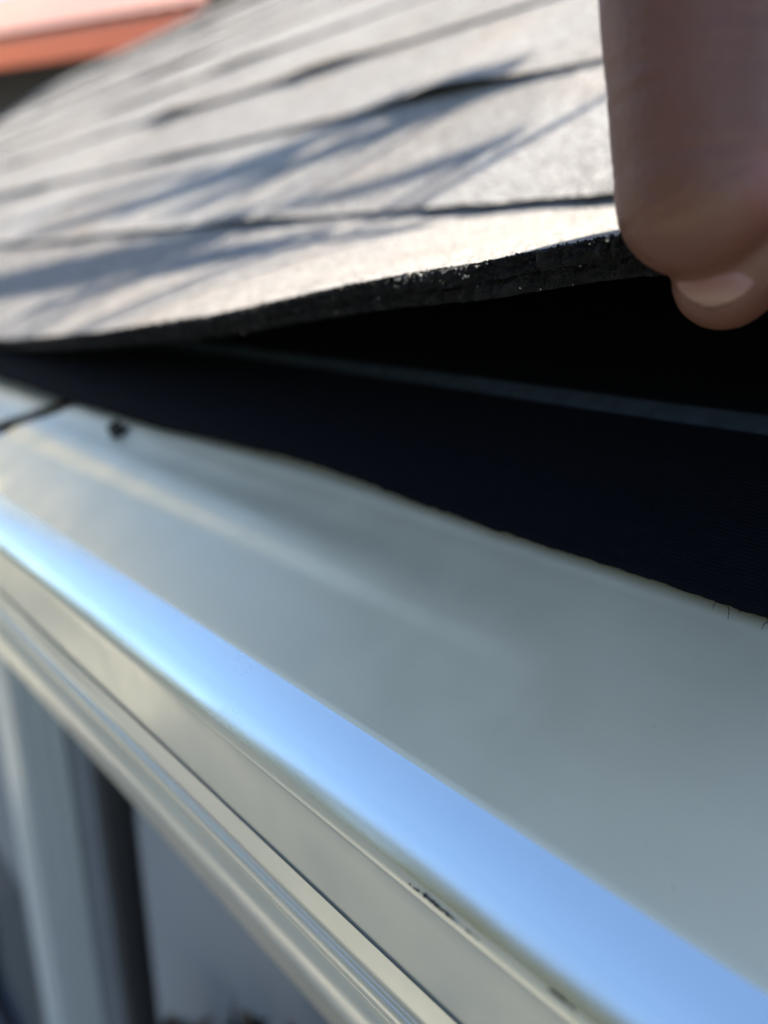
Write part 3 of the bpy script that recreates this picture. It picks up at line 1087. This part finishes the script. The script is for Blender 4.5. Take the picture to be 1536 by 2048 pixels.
web = [(at(1600, 410, .1420), .0112), (at(1640, 130, .1420), .0128), (at(1650, -60, .1360), .0160), (at(1730, -270, .137), .0235), (at(1800, -640, .165), .022)]  # thumb web, with extra mass added off frame to keep sun off the thumb
thumb = [(at(1398, 388, .1370), .0146), (at(1396, 295, .1360), .0149), (at(1388, 160, .1345), .0150), (at(1378, 0, .1330), .0152), (at(1385, -200, .1325), .0165), (at(1480, -480, .1400), .019), (at(1800, -640, .165), .022)]
index = [(at(1452, 556, .1450), .0098), (at(1494, 505, .1430), .0110), (at(1585, 400, .1440), .0110), (at(1680, 240, .1560), .0108), (at(1800, 60, .178), .0118), (at(1905, -250, .185), .0125), (at(1960, -520, .195), .019)]
middle = [(at(1660, 540, .1600), .0105), (at(1700, 470, .1650), .0108), (at(1800, 330, .172), .0108), (at(1960, 110, .176), .0118), (at(2060, -210, .182), .0125), (at(2060, -500, .195), .019)]
ring = [(at(1850, 560, .1560), .0098), (at(1890, 470, .160), .0102), (at(1980, 320, .166), .0102), (at(2110, 120, .170), .0112), (at(2200, -160, .177), .012), (at(2160, -480, .193), .018)]
little = [(at(2020, 540, .1500), .0085), (at(2060, 460, .153), .0088), (at(2130, 330, .158), .009), (at(2240, 150, .162), .0098), (at(2330, -110, .168), .011), (at(2250, -440, .190), .017)]
for c in (thumb, web, index, middle, ring, little): chain(c)
palm = at(2030, -620, .195)
chain([(at(1800, -640, .165), .022), (palm, .024), (at(2250, -440, .190), .017)])
wrist = palm + RT * 0.045 + UP * 0.05 - FW * 0.02
elbow = wrist + Vector((0.05, -0.22, 0.09))
chain([(palm, .024), (wrist, .026), (wrist.lerp(elbow, 0.45), .034)])
raw = mb.build('hand_raw', SKIN)
md = raw.modifiers.new('r', 'REMESH'); md.mode = 'VOXEL'; md.voxel_size = 0.0011
md = raw.modifiers.new('s', 'SMOOTH'); md.iterations = 9; md.factor = 0.5
dg = bpy.context.evaluated_depsgraph_get()
me = bpy.data.meshes.new_from_object(raw.evaluated_get(dg))
bpy.data.objects.remove(raw)
# skin creases over the thumb joint and fine wrinkles, measured along the thumb
tip, base = thumb[0][0], thumb[3][0]
ax = (base - tip).normalized()
vs = np.array([v.co for v in me.vertices]); ns = np.array([v.normal for v in me.vertices])
flush = np.zeros(len(vs))
for i, (p, nn) in enumerate(zip(vs, ns)):
    q = Vector(p)
    s = (q - tip).dot(ax)
    d_ax = (q - tip - ax * s).length
    if d_ax < 0.019 and -0.02 < s < 0.06:
        side = (q - tip).dot(RT)
        disp = 0
        for c0, amp, wd, sl in ((-0.001, 0.00028, .0006, .25), (0.0012, 0.00023, .0005, .18), (0.0035, 0.00026, .0006, -.1), (0.0085, 0.00015, .0006, .1), (0.016, 0.00020, .0007, .05), (0.019, 0.00024, .0007, -.06), (0.0225, 0.00019, .0007, .04)):
            off = s - c0 - sl * side + 0.0008 * fbm(side * 90, c0 * 900, 0.5)
            disp -= amp * math.exp(-(off / wd) ** 2)
        disp += 0.00008 * fbm(q.x * 500, q.y * 500, q.z * 600)
        vs[i] = q + Vector(nn) * disp
        flush[i] = 0.75 * math.exp(-((s + 0.002) / 0.006) ** 2) * sstep(-0.002, 0.009, side)
me.vertices.foreach_set('co', vs.ravel())
a = me.attributes.new('flush', 'FLOAT', 'POINT'); a.data.foreach_set('value', flush.tolist())
me.polygons.foreach_set('use_smooth', [True] * len(me.polygons))
me.update()
body = bpy.data.objects.new('hand', me)
COL.objects.link(body)
if not me.materials: me.materials.append(SKIN)
body.parent = person
body.matrix_parent_inverse = Matrix.Translation(person.location).inverted()


def m_nail():
    t = NT('fingernail')
    tip = t.n('Attribute', attribute_name='free').outputs['Fac']
    c = t.mix(tip, (0.19, 0.082, 0.072), (0.20, 0.11, 0.082))
    return t.set(col=c, rough=0.42, spec=0.4, sss=0.05)


def nail(a, b, r_, facing, L, wdt, parent, axis=None):
    """curved plate on the back of the fingertip: a = tip centre, b = a point towards the knuckle"""
    ax_ = axis or (b - a).normalized()
    f = (facing - ax_ * facing.dot(ax_)).normalized()
    sd_ = ax_.cross(f)
    V, Fc, fr = [], [], []
    nu, nv = 14, 14
    for lay in (0, 1):
        for j in range(nv + 1):
            s = j / nv
            half = wdt * max(0.04, 1 - max(0, (0.45 - s) / 0.45) ** 2.4) ** 0.5 * (1 - 0.3 * max(0, (s - 0.6) / 0.4) ** 2)
            for i in range(nu + 1):
                th = (i / nu * 2 - 1) * half / r_ 
                along = -L * 0.50 + L * s
                rr = r_ * (1.06 if lay == 0 else 0.95)
                if along < 0: rr = math.sqrt(max(1e-9, rr * rr - (along * 0.93) ** 2))
                V.append(a + ax_ * along + f * rr * math.cos(th) + sd_ * rr * math.sin(th))
                fr.append(1 - sstep(0.10, 0.26, s + 0.05 * math.cos(th * 2)))
    k_ = (nu + 1) * (nv + 1)
    for lay in (0, 1):
        for j in range(nv):
            for i in range(nu):
                q = lay * k_ + j * (nu + 1) + i
                Fc.append((q, q + 1, q + nu + 2, q + nu + 1) if lay == 0 else (q, q + nu + 1, q + nu + 2, q + 1))
    for i in range(nu): Fc.append((i, k_ + i, k_ + i + 1, i + 1))
    for j in range(nv):
        q = j * (nu + 1); Fc.append((q, q + nu + 1, k_ + q + nu + 1, k_ + q))
        q = j * (nu + 1) + nu; Fc.append((q, k_ + q, k_ + q + nu + 1, q + nu + 1))
    return put('fingernail', V, Fc, NAIL, parent, None, True, {'free': fr})


NAIL = m_nail()
nail(index[0][0], index[1][0], index[0][1] - 0.0002, -index[0][0].normalized() - RT * 0.30 - UP * 0.1, 0.0160, 0.0084, body, (UP + RT * 0.25).normalized())
for c in (middle, ring, little):
    nail(c[0][0], c[1][0], c[0][1] - 0.0002, -FW + UP * 0.15, 0.011, 0.006, body)
mb = MB()
a_, b_ = wrist.lerp(elbow, 0.28), elbow
sh_ = elbow + Vector((-0.30, -0.20, 0.02))
mb.tube([a_, a_.lerp(b_, 0.02), a_.lerp(b_, 0.5), b_, b_.lerp(sh_, 0.15), sh_], [0.040, 0.042, 0.046, 0.052, 0.055, 0.065], 20)
mb.build('sleeve', SLEEVE, person, True)
